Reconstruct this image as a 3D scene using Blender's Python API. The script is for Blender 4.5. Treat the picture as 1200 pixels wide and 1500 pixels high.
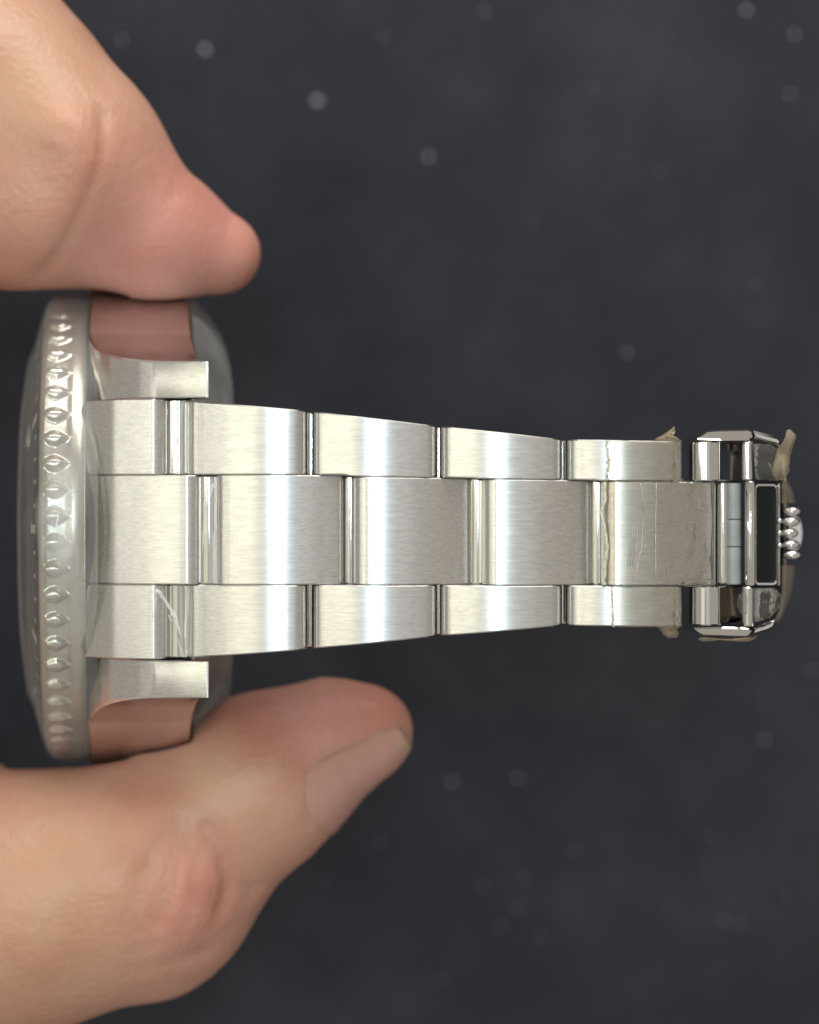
import bpy, math, random
import numpy as np
from mathutils import Matrix, Vector

random.seed(4)
rng = np.random.default_rng(4)
MM = 0.001
for o in list(bpy.data.objects):
    bpy.data.objects.remove(o)
scene = bpy.context.scene
COL = scene.collection

# ------------------------------------------------------------------ camera
CAM_Z = 150.0            # millimetres above the bracelet
PXMM = 17.5              # photograph pixels per millimetre at bracelet height
cam_d = bpy.data.cameras.new('camera')
cam = bpy.data.objects.new('camera', cam_d)
COL.objects.link(cam)
cam.location = (0, 0, CAM_Z * MM)
cam_d.sensor_fit = 'HORIZONTAL'
cam_d.sensor_width = 36.0
cam_d.lens = 36.0 * CAM_Z / (1200 / PXMM)
cam_d.clip_start = 0.005
cam_d.clip_end = 20.0
cam_d.dof.use_dof = True
cam_d.dof.focus_distance = (CAM_Z - 0.5) * MM
cam_d.dof.aperture_fstop = cam_d.lens / 4.7
scene.camera = cam

# ------------------------------------------------------------------ world and lamps
world = bpy.data.worlds.new('World')
scene.world = world
world.use_nodes = True
bg = world.node_tree.nodes['Background']
bg.inputs[0].default_value = (0.44, 0.41, 0.37, 1)
bg.inputs[1].default_value = 0.95


def lamp(name, loc, aim, sx, sy, watt, color, spread=180):
    d = bpy.data.lights.new(name, 'AREA')
    d.shape = 'RECTANGLE'
    d.size = sx * MM
    d.size_y = sy * MM
    d.energy = watt
    d.color = color
    d.spread = math.radians(spread)
    o = bpy.data.objects.new(name, d)
    COL.objects.link(o)
    o.location = Vector(loc) * MM
    o.rotation_euler = (Vector(aim) - Vector(loc)).to_track_quat('-Z', 'Y').to_euler()
    return o


lamp('warm_ceiling_panel', (-178, 40, 450), (-178, 40, 0), 226, 420, 0.14, (1.0, 0.985, 0.68))
lamp('white_tube', (-300, 40, 430), (-60, 20, 0), 30, 420, 0.30, (1.0, 1.0, 0.86))
lamp('cool_lamp', (6, 60, 480), (0, 0, 0), 18, 120, 0.44, (0.66, 0.86, 1.0))
lamp('grey_ceiling_panel', (135, 40, 450), (135, 40, 0), 180, 420, 0.05, (0.74, 0.92, 1.0))
lamp('side_fill_lamp', (60, 300, 130), (0, 60, -60), 260, 160, 0.80, (1.0, 0.97, 0.94))  # added side fill, no window known; brightens the upper end of the cloth

scene.view_settings.view_transform = 'Standard'
scene.view_settings.look = 'None'
scene.view_settings.exposure = 0.15
scene.view_settings.gamma = 1.0
scene.view_settings.use_curve_mapping = False
scene.render.engine = 'CYCLES'
scene.cycles.use_denoising = True
scene.cycles.max_bounces = 10
scene.cycles.transparent_max_bounces = 16
scene.cycles.sample_clamp_indirect = 6.0
scene.cycles.caustics_reflective = True


# ------------------------------------------------------------------ helpers
def P(px, py, z=0.0):
    """a point in millimetres, given where it shows in the photograph and its height"""
    s = (CAM_Z - z) / CAM_Z / PXMM
    return np.array([(px - 600) * s, (750 - py) * s, z])


WLOC = {}


def link_obj(o, parent, loc):
    COL.objects.link(o)
    o.location = Vector(loc) * MM
    WLOC[o.name] = Vector(loc) * MM
    if parent is not None:
        o.parent = parent
        o.matrix_parent_inverse = Matrix.Translation(-WLOC[parent.name])
    return o


def empty(name, loc, parent=None):
    o = bpy.data.objects.new(name, None)
    o.empty_display_size = 0.005
    return link_obj(o, parent, loc)


def mesh_obj(name, verts, faces, mat, parent=None, smooth=True, angle=35, origin=None):
    v = np.asarray(verts, dtype=float)
    c = (v.min(0) + v.max(0)) / 2 if origin is None else np.asarray(origin, float)
    me = bpy.data.meshes.new(name)
    me.from_pydata(((v - c) * MM).tolist(), [], [tuple(int(i) for i in f) for f in faces])
    me.validate()
    import bmesh
    bm = bmesh.new()
    bm.from_mesh(me)
    bmesh.ops.recalc_face_normals(bm, faces=bm.faces)
    if smooth:
        ca = math.radians(angle)
        for f in bm.faces:
            f.smooth = True
        for e in bm.edges:
            if len(e.link_faces) == 2 and e.calc_face_angle(0) > ca:
                e.smooth = False
    bm.to_mesh(me)
    bm.free()
    if mat is not None:
        me.materials.append(mat)
    o = bpy.data.objects.new(name, me)
    return link_obj(o, parent, c)


def tag(o, label=None, cat=None, group=None, kind=None):
    if label:
        o['label'] = label
    if cat:
        o['category'] = cat
    if group:
        o['group'] = group
    if kind:
        o['kind'] = kind
    return o


def loft(rings, closed_ring=True, caps=True):
    """faces between equally long rings of points"""
    n = len(rings[0])
    V = np.concatenate([np.asarray(r, float) for r in rings])
    F = []
    m = n if closed_ring else n - 1
    for i in range(len(rings) - 1):
        a, b = i * n, (i + 1) * n
        for j in range(m):
            k = (j + 1) % n
            F.append((a + j, a + k, b + k, b + j))
    if caps and closed_ring:
        F.append(tuple(range(n))[::-1])
        F.append(tuple(range((len(rings) - 1) * n, len(rings) * n)))
    return V, F


def join(parts):
    V, F, n = [], [], 0
    for v, f in parts:
        V.append(np.asarray(v, float))
        F += [tuple(i + n for i in q) for q in f]
        n += len(v)
    return np.concatenate(V), F


# ------------------------------------------------------------------ materials
def newmat(name):
    m = bpy.data.materials.new(name)
    m.use_nodes = True
    nt = m.node_tree
    b = nt.nodes['Principled BSDF']
    return m, nt, b


def node(nt, t, **kw):
    n = nt.nodes.new(t)
    for k, v in kw.items():
        setattr(n, k, v)
    return n


def ramp(nt, fac, stops):
    r = node(nt, 'ShaderNodeValToRGB')
    els = r.color_ramp.elements
    while len(els) < len(stops):
        els.new(0.5)
    for e, (p, c) in zip(els, stops):
        e.position = p
        e.color = (c[0], c[1], c[2], 1) if hasattr(c, '__len__') else (c, c, c, 1)
    nt.links.new(fac, r.inputs[0])
    return r.outputs[0]


def math_node(nt, op, a, b=None):
    n = node(nt, 'ShaderNodeMath', operation=op)
    for i, v in enumerate((a, b)):
        if v is None:
            continue
        if isinstance(v, (int, float)):
            n.inputs[i].default_value = v
        else:
            nt.links.new(v, n.inputs[i])
    return n.outputs[0]


def steel(name, col, rough, aniso=0.0, brush=False, scratch=0.0, tangent=(0, 1, 0)):
    m, nt, b = newmat(name)
    L = nt.links
    b.inputs['Metallic'].default_value = 1.0
    b.inputs['Base Color'].default_value = (*col, 1)
    b.inputs['Roughness'].default_value = rough
    b.inputs['Anisotropic'].default_value = aniso
    tc = node(nt, 'ShaderNodeTexCoord')
    oi = node(nt, 'ShaderNodeObjectInfo')
    add = node(nt, 'ShaderNodeVectorMath', operation='ADD')
    L.new(tc.outputs['Object'], add.inputs[0])
    L.new(oi.outputs['Random'], add.inputs[1])
    if aniso:
        cx = node(nt, 'ShaderNodeCombineXYZ')
        for i in range(3):
            cx.inputs[i].default_value = tangent[i]
        L.new(cx.outputs[0], b.inputs['Tangent'])
    if brush:
        mp = node(nt, 'ShaderNodeMapping')
        mp.inputs['Scale'].default_value = (110, 6200, 6200)
        L.new(add.outputs[0], mp.inputs[0])
        nz = node(nt, 'ShaderNodeTexNoise')
        nz.inputs['Scale'].default_value = 1.0
        nz.inputs['Detail'].default_value = 5
        nz.inputs['Roughness'].default_value = 0.65
        L.new(mp.outputs[0], nz.inputs['Vector'])
        mp2 = node(nt, 'ShaderNodeMapping')
        mp2.inputs['Scale'].default_value = (40, 3000, 3000)
        L.new(add.outputs[0], mp2.inputs[0])
        nz2 = node(nt, 'ShaderNodeTexNoise')
        nz2.inputs['Scale'].default_value = 1.0
        nz2.inputs['Detail'].default_value = 3
        L.new(mp2.outputs[0], nz2.inputs['Vector'])
        s = math_node(nt, 'ADD', nz.outputs[0], nz2.outputs[0])
        c = ramp(nt, nz.outputs[0],
                 [(0.34, [x * 0.86 for x in col]), (0.66, [min(1, x * 1.08) for x in col])])
        L.new(c, b.inputs['Base Color'])
        L.new(math_node(nt, 'ADD', math_node(nt, 'MULTIPLY', nz2.outputs[0], 0.10), rough - 0.05), b.inputs['Roughness'])
        bp = node(nt, 'ShaderNodeBump')
        bp.inputs['Strength'].default_value = 0.12
        bp.inputs['Distance'].default_value = 0.00002
        L.new(s, bp.inputs['Height'])
        L.new(bp.outputs[0], b.inputs['Normal'])
    else:
        # faint smears and hairlines on the polish
        nz = node(nt, 'ShaderNodeTexNoise')
        nz.inputs['Scale'].default_value = 420
        nz.inputs['Detail'].default_value = 6
        L.new(add.outputs[0], nz.inputs['Vector'])
        L.new(math_node(nt, 'ADD', math_node(nt, 'MULTIPLY', nz.outputs[0], rough * 1.2), rough * 0.4), b.inputs['Roughness'])
    return m


STEEL = (0.66, 0.645, 0.62)
M_BRUSH = steel('brushed_steel', STEEL, 0.30, 0.75, True)
M_POL = steel('polished_steel', (0.68, 0.665, 0.64), 0.07)
M_SATIN = steel('satin_steel', (0.62, 0.61, 0.60), 0.22)
M_BEZEL = steel('bezel_steel', (0.66, 0.62, 0.55), 0.26)
M_EMBLEM = steel('emblem_steel', (0.74, 0.73, 0.72), 0.12)


def film(name, tint, body, base=0.10, rough=0.08, bump=0.0, scale=600, detail=3, edge=0.6, fade=False):
    """clear plastic film: mostly see-through, glossy, faintly milky"""
    m, nt, b = newmat(name)
    L = nt.links
    out = nt.nodes['Material Output']
    b.inputs['Base Color'].default_value = (*body, 1)
    b.inputs['Roughness'].default_value = rough
    b.inputs['IOR'].default_value = 1.5
    tr = node(nt, 'ShaderNodeBsdfTransparent')
    tr.inputs[0].default_value = (*tint, 1)
    fr = node(nt, 'ShaderNodeFresnel')
    fr.inputs[0].default_value = 1.5
    tc = node(nt, 'ShaderNodeTexCoord')
    nz = node(nt, 'ShaderNodeTexNoise')
    nz.inputs['Scale'].default_value = scale
    nz.inputs['Detail'].default_value = detail
    L.new(tc.outputs['Object'], nz.inputs['Vector'])
    if bump:
        bp = node(nt, 'ShaderNodeBump')
        bp.inputs['Strength'].default_value = bump
        bp.inputs['Distance'].default_value = 0.0004
        L.new(nz.outputs[0], bp.inputs['Height'])
        L.new(bp.outputs[0], b.inputs['Normal'])
        L.new(bp.outputs[0], fr.inputs['Normal'])
    f = math_node(nt, 'ADD', math_node(nt, 'MULTIPLY', fr.outputs[0], edge),
                  math_node(nt, 'MULTIPLY', nz.outputs[0], base * 2))
    f = math_node(nt, 'MINIMUM', f, 0.95)
    if fade:
        at = node(nt, 'ShaderNodeAttribute', attribute_name='cloud')
        f = math_node(nt, 'MULTIPLY', f, at.outputs['Fac'])
    mix = node(nt, 'ShaderNodeMixShader')
    L.new(f, mix.inputs[0])
    L.new(tr.outputs[0], mix.inputs[1])
    L.new(b.outputs[0], mix.inputs[2])
    L.new(mix.outputs[0], out.inputs[0])
    return m


M_FILM = film('clear_film', (0.97, 0.97, 0.95), (0.80, 0.80, 0.77), 0.05, 0.16, 0.10, 500)
M_FILM_BEZEL = film('milky_film', (0.96, 0.96, 0.94), (0.80, 0.79, 0.76), 0.17, 0.25, 0.06, 160)
M_FILM_AGED = film('aged_film', (0.975, 0.96, 0.93), (0.66, 0.64, 0.59), 0.014, 0.10, 0.9, 700, edge=1.0)
M_FILM_TAN = film('tan_film', (0.86, 0.76, 0.62), (0.60, 0.50, 0.38), 0.30, 0.14, 0.10, 500)


def plain(name, col, rough, spec=0.5):
    m, nt, b = newmat(name)
    b.inputs['Base Color'].default_value = (*col, 1)
    b.inputs['Roughness'].default_value = rough
    b.inputs['Specular IOR Level'].default_value = spec
    tc = node(nt, 'ShaderNodeTexCoord')
    nz = node(nt, 'ShaderNodeTexNoise')
    nz.inputs['Scale'].default_value = 900
    nz.inputs['Detail'].default_value = 4
    nt.links.new(tc.outputs['Object'], nz.inputs['Vector'])
    nt.links.new(ramp(nt, nz.outputs[0], [(0.3, [c * 0.85 for c in col]), (0.7, [min(1, c * 1.12) for c in col])]), b.inputs['Base Color'])
    return m


M_INSERT = plain('black_ceramic', (0.012, 0.012, 0.013), 0.12)
M_DIAL = plain('black_dial', (0.008, 0.008, 0.009), 0.3)
M_MARK = plain('pale_marking', (0.62, 0.62, 0.58), 0.4)
M_TUBE = plain('pale_sleeve', (0.30, 0.32, 0.31), 0.35)


def make_glass():
    m, nt, b = newmat('sapphire_crystal')
    b.inputs['Base Color'].default_value = (0.97, 0.99, 1, 1)
    b.inputs['Roughness'].default_value = 0.01
    b.inputs['IOR'].default_value = 1.6
    b.inputs['Transmission Weight'].default_value = 1.0
    return m


M_GLASS = make_glass()


def make_skin():
    m, nt, b = newmat('skin')
    L = nt.links
    at = node(nt, 'ShaderNodeAttribute', attribute_name='tint')
    tc = node(nt, 'ShaderNodeTexCoord')
    n1 = node(nt, 'ShaderNodeTexNoise')
    n1.inputs['Scale'].default_value = 120
    n1.inputs['Detail'].default_value = 5
    L.new(tc.outputs['Object'], n1.inputs['Vector'])
    n2 = node(nt, 'ShaderNodeTexNoise')
    n2.inputs['Scale'].default_value = 900
    n2.inputs['Detail'].default_value = 3
    L.new(tc.outputs['Object'], n2.inputs['Vector'])
    mot = ramp(nt, n1.outputs[0], [(0.30, (0.84, 0.70, 0.66)), (0.55, (1, 1, 1)), (0.75, (1.0, 0.90, 0.84))])
    mx = node(nt, 'ShaderNodeMix', data_type='RGBA', blend_type='MULTIPLY')
    mx.inputs[0].default_value = 0.7
    L.new(at.outputs['Color'], mx.inputs[6])
    L.new(mot, mx.inputs[7])
    L.new(mx.outputs[2], b.inputs['Base Color'])
    b.inputs['Roughness'].default_value = 0.42
    b.inputs['Specular IOR Level'].default_value = 0.42
    b.inputs['Subsurface Weight'].default_value = 0.55
    b.inputs['Subsurface Radius'].default_value = (1.0, 0.38, 0.2)
    b.inputs['Subsurface Scale'].default_value = 0.0018
    # friction ridges and pores
    wv = node(nt, 'ShaderNodeTexWave', wave_type='BANDS', bands_direction='X')
    wv.inputs['Scale'].default_value = 620
    wv.inputs['Distortion'].default_value = 9
    wv.inputs['Detail'].default_value = 2
    wv.inputs['Detail Scale'].default_value = 0.12
    L.new(tc.outputs['Object'], wv.inputs['Vector'])
    vo = node(nt, 'ShaderNodeTexVoronoi')
    vo.inputs['Scale'].default_value = 1500
    L.new(tc.outputs['Object'], vo.inputs['Vector'])
    vl = node(nt, 'ShaderNodeTexVoronoi', feature='DISTANCE_TO_EDGE')
    vl.inputs['Scale'].default_value = 520
    vl.inputs['Randomness'].default_value = 1.0
    nd = node(nt, 'ShaderNodeVectorMath', operation='MULTIPLY_ADD')
    L.new(n2.outputs['Color'], nd.inputs[0])
    nd.inputs[1].default_value = (0.0012, 0.0012, 0.0012)
    L.new(tc.outputs['Object'], nd.inputs[2])
    L.new(nd.outputs[0], vl.inputs['Vector'])
    lines = math_node(nt, 'MINIMUM', math_node(nt, 'MULTIPLY', vl.outputs[0], 6.0), 1.0)
    wvl = math_node(nt, 'ADD', math_node(nt, 'MULTIPLY', wv.outputs[0], 0.10), math_node(nt, 'MULTIPLY', lines, 0.16))
    h = math_node(nt, 'ADD', wvl, math_node(nt, 'ADD', vo.outputs[0], n2.outputs[0]))
    bp = node(nt, 'ShaderNodeBump')
    bp.inputs['Strength'].default_value = 0.22
    bp.inputs['Distance'].default_value = 0.0002
    L.new(h, bp.inputs['Height'])
    L.new(bp.outputs[0], b.inputs['Normal'])
    return m


M_SKIN = make_skin()


def make_nail():
    m, nt, b = newmat('fingernail')
    L = nt.links
    at = node(nt, 'ShaderNodeAttribute', attribute_name='tint')
    L.new(at.outputs['Color'], b.inputs['Base Color'])
    b.inputs['Roughness'].default_value = 0.24
    b.inputs['Subsurface Weight'].default_value = 0.4
    b.inputs['Subsurface Radius'].default_value = (1.0, 0.4, 0.25)
    b.inputs['Subsurface Scale'].default_value = 0.001
    return m


M_NAIL = make_nail()


def make_cloth():
    m, nt, b = newmat('black_cloth')
    L = nt.links
    tc = node(nt, 'ShaderNodeTexCoord')
    n1 = node(nt, 'ShaderNodeTexNoise')
    n1.inputs['Scale'].default_value = 55
    n1.inputs['Detail'].default_value = 6
    n1.inputs['Roughness'].default_value = 0.62
    L.new(tc.outputs['Object'], n1.inputs['Vector'])
    c = ramp(nt, n1.outputs[0], [(0.28, (0.021, 0.022, 0.028)), (0.50, (0.029, 0.030, 0.037)), (0.72, (0.041, 0.043, 0.051))])
    L.new(c, b.inputs['Base Color'])
    b.inputs['Roughness'].default_value = 0.9
    b.inputs['Specular IOR Level'].default_value = 0.2
    n2 = node(nt, 'ShaderNodeTexNoise')
    n2.inputs['Scale'].default_value = 1500
    L.new(tc.outputs['Object'], n2.inputs['Vector'])
    bp = node(nt, 'ShaderNodeBump')
    bp.inputs['Strength'].default_value = 0.5
    bp.inputs['Distance'].default_value = 0.0006
    L.new(n2.outputs[0], bp.inputs['Height'])
    L.new(bp.outputs[0], b.inputs['Normal'])
    return m


M_CLOTH = make_cloth()
M_LINT = plain('lint', (0.42, 0.46, 0.48), 0.6)

# ------------------------------------------------------------------ the cloth under everything
CLOTH_Z = -70.0
N = 120
g = np.linspace(-420, 420, N)
GX, GY = np.meshgrid(g, g, indexing='ij')


def cloth_h(x, y):
    return (1.6 * np.sin(x * 0.031 + 0.5 * np.sin(y * 0.02)) + 1.2 * np.sin(y * 0.043 + x * 0.012)
            + 0.9 * np.sin(x * 0.09 - y * 0.06 + 1.0))


V = np.stack([GX, GY, CLOTH_Z + cloth_h(GX, GY)], -1).reshape(-1, 3)
F = [(i * N + j, (i + 1) * N + j, (i + 1) * N + j + 1, i * N + j + 1) for i in range(N - 1) for j in range(N - 1)]
cl = mesh_obj('cloth', V, F, M_CLOTH, angle=180)
tag(cl, 'dark charcoal cloth far out of focus behind the watch and hand', 'cloth', kind='structure')

# dust and lint lying on the cloth (read as soft discs through the lens)
spots = [(302, 78, .5), (466, 151, .55), (628, 232, .35), (710, 18, .22), (1088, 23, .4), (1157, 58, .28), (1150, 145, .25),
         (914, 520, .3), (865, 135, .2), (663, 1148, .36), (760, 1143, .34), (1118, 1082, .34), (1185, 980, .30), (558, 1238, .22),
         (474, 1300, .18), (708, 1305, .26), (760, 1335, .24), (845, 1248, .22), (770, 1290, .2), (735, 1362, .24), (795, 1378, .2),
         (1058, 1345, .27), (1083, 1352, .25), (1150, 1308, .22), (1040, 1225, .18), (980, 1330, .16), (905, 1290, .18), (650, 1440, .18),
         (180, 60, .2), (1000, 100, .14), (560, 60, .14), (780, 330, .14), (960, 260, .14), (690, 520, .12), (1100, 420, .14)]
for k in range(14):
    spots.append((random.uniform(-100, 1300), random.uniform(-100, 1600), random.uniform(.05, .13)))
parts = []
for (px, py, r) in spots:
    r *= 0.8 if py < 600 else 0.62
    p = P(px, py, CLOTH_Z)
    p[2] += cloth_h(p[0], p[1]) + r * 0.4
    ang = np.linspace(0, 2 * np.pi, 7)[:-1]
    rr = r * (1 + rng.uniform(-.25, .25, 6))
    ring = np.stack([p[0] + rr * np.cos(ang), p[1] + rr * np.sin(ang), np.full(6, p[2])], -1)
    v = np.concatenate([ring, [p + [0, 0, r * .6]], [p - [0, 0, r * .6]]])
    f = [(j, (j + 1) % 6, 6) for j in range(6)] + [((j + 1) % 6, j, 7) for j in range(6)]
    parts.append((v, f))
V, F = join(parts)
du = mesh_obj('dust', V, F, M_LINT)
tag(du, 'pale dust and lint specks scattered over the dark cloth', 'dust', kind='stuff')

# ------------------------------------------------------------------ the watch
WY = -1.45
CC = np.array([-30.5, WY, -21.7])                       # centre of the case at the seam of bezel and case
TILT = math.radians(8.9)
DU = np.array([math.sin(TILT), 0, math.cos(TILT)])      # towards the lugs in view
DA = np.array([-math.cos(TILT), 0, math.sin(TILT)])     # towards the dial side
DYV = np.array([0, 1.0, 0])


def W(a, u, y):
    a, u, y = np.broadcast_arrays(np.asarray(a, float), np.asarray(u, float), np.asarray(y, float))
    return CC + a[..., None] * DA + u[..., None] * DU + y[..., None] * DYV


watch = empty('wristwatch', (0, WY, -21.7))
tag(watch, 'steel diving watch with brushed three-row bracelet and remains of clear protective film', 'wristwatch')

# --- case with four lugs: slices along the lug direction
CR = 22.7


def smax(a, b, k):
    h = np.maximum(k - np.abs(a - b), 0) / k
    return np.maximum(a, b) + h * h * k / 4


def a_top(u):
    return np.interp(np.abs(u), [0, 14.8, 16.0, 17.2, 18.4, 19.6, 20.8, 21.9, 22.8, 23.5, 24.0, 24.3, 24.5],
                     [0, -0.05, -0.22, -0.58, -1.15, -1.95, -3.0, -4.3, -5.7, -7.1, -8.4, -9.4, -9.9])


def a_bot(u):
    return np.interp(np.abs(u), [0, 14, 20, 24.5], [-9.0, -9.0, -9.5, -10.1])


us = np.unique(np.round(np.concatenate([np.linspace(-24.5, -14.62, 46), np.linspace(-14.5, 14.5, 60), np.linspace(14.62, 24.5, 46)]), 4))
parts = []
for sgn in (1, -1):
    rings = []
    for u in us:
        circ = math.sqrt(max(CR * CR - u * u, 0.01))
        yo = circ if abs(u) < 15 else 14.0 + (math.sqrt(CR * CR - 225) - 14.0) * ((24.5 - abs(u)) / 9.5) ** 1.9
        yi = 0.0 if abs(u) < 14.6 else 10.99
        at, ab = float(a_top(u)), float(a_bot(u))
        ch = 0.18 if at - ab > 0.8 else (at - ab) * 0.2
        ci = ch * 0.6
        pts = [(yi, ab), (yo - ch, ab), (yo, ab + ch), (yo, at - ch), (yo - ch, at), (yi + ci, at), (yi, at - ci)]
        rings.append([W(a, u, sgn * y) for (y, a) in pts])
    V, F = loft(rings)
    parts.append((V, F))
V, F = join(parts)
case = mesh_obj('case', V, F, M_BRUSH, watch, angle=25)
case.data.materials.append(steel('film_veiled_steel', (0.74, 0.72, 0.71), 0.20))
for p in case.data.polygons:       # flanks are mirror polished, lug tops brushed
    if abs(p.normal.y) > 0.3:
        p.material_index = 1


def revolve(profile, n=160, th0=0.0, th1=2 * math.pi, rfun=None):
    """profile of (a, r) turned about the case axis"""
    full = abs(th1 - th0 - 2 * math.pi) < 1e-6
    th = np.linspace(th0, th1, n, endpoint=not full)
    rings = []
    for t in th:
        ring = []
        for (a, r) in profile:
            q = r if rfun is None else rfun(a, r, t)
            ring.append(W(a, q * math.cos(t), q * math.sin(t)))
        rings.append(ring)
    m = len(profile)
    V = np.concatenate([np.asarray(r) for r in rings])
    F = []
    for i in range(n if full else n - 1):
        k = (i + 1) % n
        for j in range(m - 1):
            F.append((i * m + j, i * m + j + 1, k * m + j + 1, k * m + j))
    return V, F


# caseback with its steps
V, F = revolve([(-8.9, 20.2), (-9.3, 20.0), (-9.5, 18.6), (-10.2, 18.0), (-11.0, 16.9), (-11.6, 15.8), (-11.8, 15.4), (-12.0, 15.0),
                (-12.6, 14.8), (-13.0, 9.0), (-13.1, 0.01)], 120)
cb = mesh_obj('caseback', V, F, M_SATIN, watch)
V, F = revolve([(-9.2, 22.0), (-9.9, 21.5), (-10.9, 20.4), (-12.1, 18.6), (-12.9, 16.4), (-13.3, 12.0), (-13.5, 0.01)], 90,
               rfun=lambda a, r, t: r * (1 + 0.012 * math.sin(9 * t) + 0.008 * math.sin(23 * t + a)))
mesh_obj('protective_film', V, F, M_FILM, cb)

# bezel: coin edge of sixty notches
NT = 60
prof = [(0.05, 20.2), (0.05, 21.2), (0.25, 21.42), (0.7, 21.5), (1.1, 21.52)]
for a in np.linspace(1.25, 3.5, 20):
    prof.append((a, 21.53 - 0.02 * a))
prof += [(3.62, 21.35), (3.8, 21.1), (3.95, 20.7), (4.05, 20.4), (4.08, 20.1)]


def notch(a, r, t):
    """one drop-shaped bead per tooth, pointed towards the case"""
    ph = (t * NT / (2 * math.pi)) % 1.0
    x = abs(ph - 0.5) * 2
    if a < 1.25 or a > 3.5:
        return r
    w = 0.66 * ((a - 1.25) / 1.25) ** 0.95 if a < 2.5 else 0.66 * math.sqrt(max(0.0, 1 - ((a - 2.5) / 1.0) ** 2))
    if w < 1e-4:
        return r
    d = max(0.0, 1 - (x / w) ** 2)
    return r - 0.10 * min(1.0, (a - 1.25) / 0.4, max(0.0, (3.5 - a) / 0.3)) + 0.46 * d ** 0.8 * min(1.0, w / 0.5)


V, F = revolve(prof, NT * 16, rfun=notch)
bez = mesh_obj('bezel', V, F, M_BEZEL, watch, angle=50)
V, F = revolve([(4.08, 20.15), (4.16, 20.0), (4.95, 16.6), (4.9, 16.4), (4.2, 16.3)], 160)
ins = mesh_obj('bezel_insert', V, F, M_INSERT, bez)
parts = []
for k in range(60):                             # minute scale of the insert
    t = 2 * math.pi * k / 60
    wd = 0.36 if k % 5 == 0 else 0.16
    r0 = 17.6 if k % 5 == 0 else 18.9
    q = []
    for (r, s) in ((r0, -1), (19.6, -1), (19.6, 1), (r0, 1)):
        a = 4.16 + (20.0 - r) * 0.79 / 3.4 + 0.02
        ct, st = math.cos(t), math.sin(t)
        q.append(W(a, r * ct - s * wd * st, r * st + s * wd * ct))
    parts.append((q, [(0, 1, 2, 3)]))
V, F = join(parts)
mk = mesh_obj('minute_scale', V, F, M_MARK, bez)
tag(mk, kind='stuff')
V, F = revolve([(3.0, 16.3), (3.0, 0.01)], 90)
mesh_obj('dial', V, F, M_DIAL, watch)
V, F = revolve([(4.4, 16.25), (5.3, 16.2), (5.6, 15.7), (6.0, 12), (6.25, 6), (6.3, 0.01)], 120)
V2, F2 = revolve([(4.0, 0.01), (4.0, 16.25), (4.4, 16.25)], 120)
V, F = join([(V, F), (V2, F2)])
mesh_obj('crystal', V, F, M_GLASS, watch)


# film stretched over the bezel, bulging where it has come loose at the lugs
def film_r(a, r, t):
    wr = 0.05 * math.sin(9 * t + 1.1 * a) + 0.03 * math.sin(23 * t - 1.5 * a)
    d = math.hypot(21.8 * t / 2.6, (a - 2.7) / 2.3)           # a round pocket of air over the middle
    pocket = 0.42 / (1 + math.exp((d - 1.0) * 11)) + 0.16 * math.exp(-((d - 1.0) / 0.16) ** 2)
    return r + wr + pocket


pf = [(-1.0, 20.9), (-0.85, 21.45), (-0.5, 21.85), (0.0, 22.05), (0.8, 22.12), (1.6, 22.12), (2.4, 22.1), (3.0, 22.0), (3.5, 21.75), (3.9, 21.25),
      (4.3, 20.3), (4.7, 18.9), (5.15, 17.2), (5.7, 16.0), (6.2, 12.5), (6.5, 6.0)]
pa, pr = [q[0] for q in pf], [q[1] for q in pf]
sq = np.linspace(0, len(pf) - 1, 46)
pf = [(float(np.interp(k, range(len(pf)), pa)), float(np.interp(k, range(len(pf)), pr))) for k in sq]
V, F = revolve(pf, 900, th0=-math.pi, th1=math.pi, rfun=film_r)
bf = mesh_obj('protective_film', V, F, M_FILM_BEZEL, bez, angle=180)
bf.data.materials.append(M_FILM)
for p in bf.data.polygons:            # stretched tight and clear over the crystal, milky round the rim
    q = np.array(p.center) / MM + np.array(WLOC[bf.name]) / MM - CC
    if q @ DA > 3.95:
        p.material_index = 1
# cloudy air pocket in that film, nearest the lens; glare painted into its white
M_POCKET = film('cloudy_glare_film', (0.97, 0.97, 0.96), (0.84, 0.84, 0.82), 0.40, 0.10, 0.05, 300, fade=True)
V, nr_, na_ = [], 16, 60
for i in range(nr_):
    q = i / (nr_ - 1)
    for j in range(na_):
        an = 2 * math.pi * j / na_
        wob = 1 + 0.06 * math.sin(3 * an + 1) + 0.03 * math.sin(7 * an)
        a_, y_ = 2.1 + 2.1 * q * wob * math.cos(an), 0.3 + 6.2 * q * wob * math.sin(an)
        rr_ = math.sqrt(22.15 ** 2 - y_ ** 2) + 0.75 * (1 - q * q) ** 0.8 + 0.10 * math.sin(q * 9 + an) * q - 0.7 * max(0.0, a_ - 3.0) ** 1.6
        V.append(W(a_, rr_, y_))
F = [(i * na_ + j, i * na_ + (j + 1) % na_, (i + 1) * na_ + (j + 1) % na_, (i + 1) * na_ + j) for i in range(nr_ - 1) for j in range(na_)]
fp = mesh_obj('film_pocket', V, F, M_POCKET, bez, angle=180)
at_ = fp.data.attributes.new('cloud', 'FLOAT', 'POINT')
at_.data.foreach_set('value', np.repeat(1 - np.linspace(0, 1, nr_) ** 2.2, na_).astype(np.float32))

# --- bracelet
Z0 = 1.0


def ylin(px, tab):
    return float(np.interp(px, [t[0] for t in tab], [t[1] for t in tab]))


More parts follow.
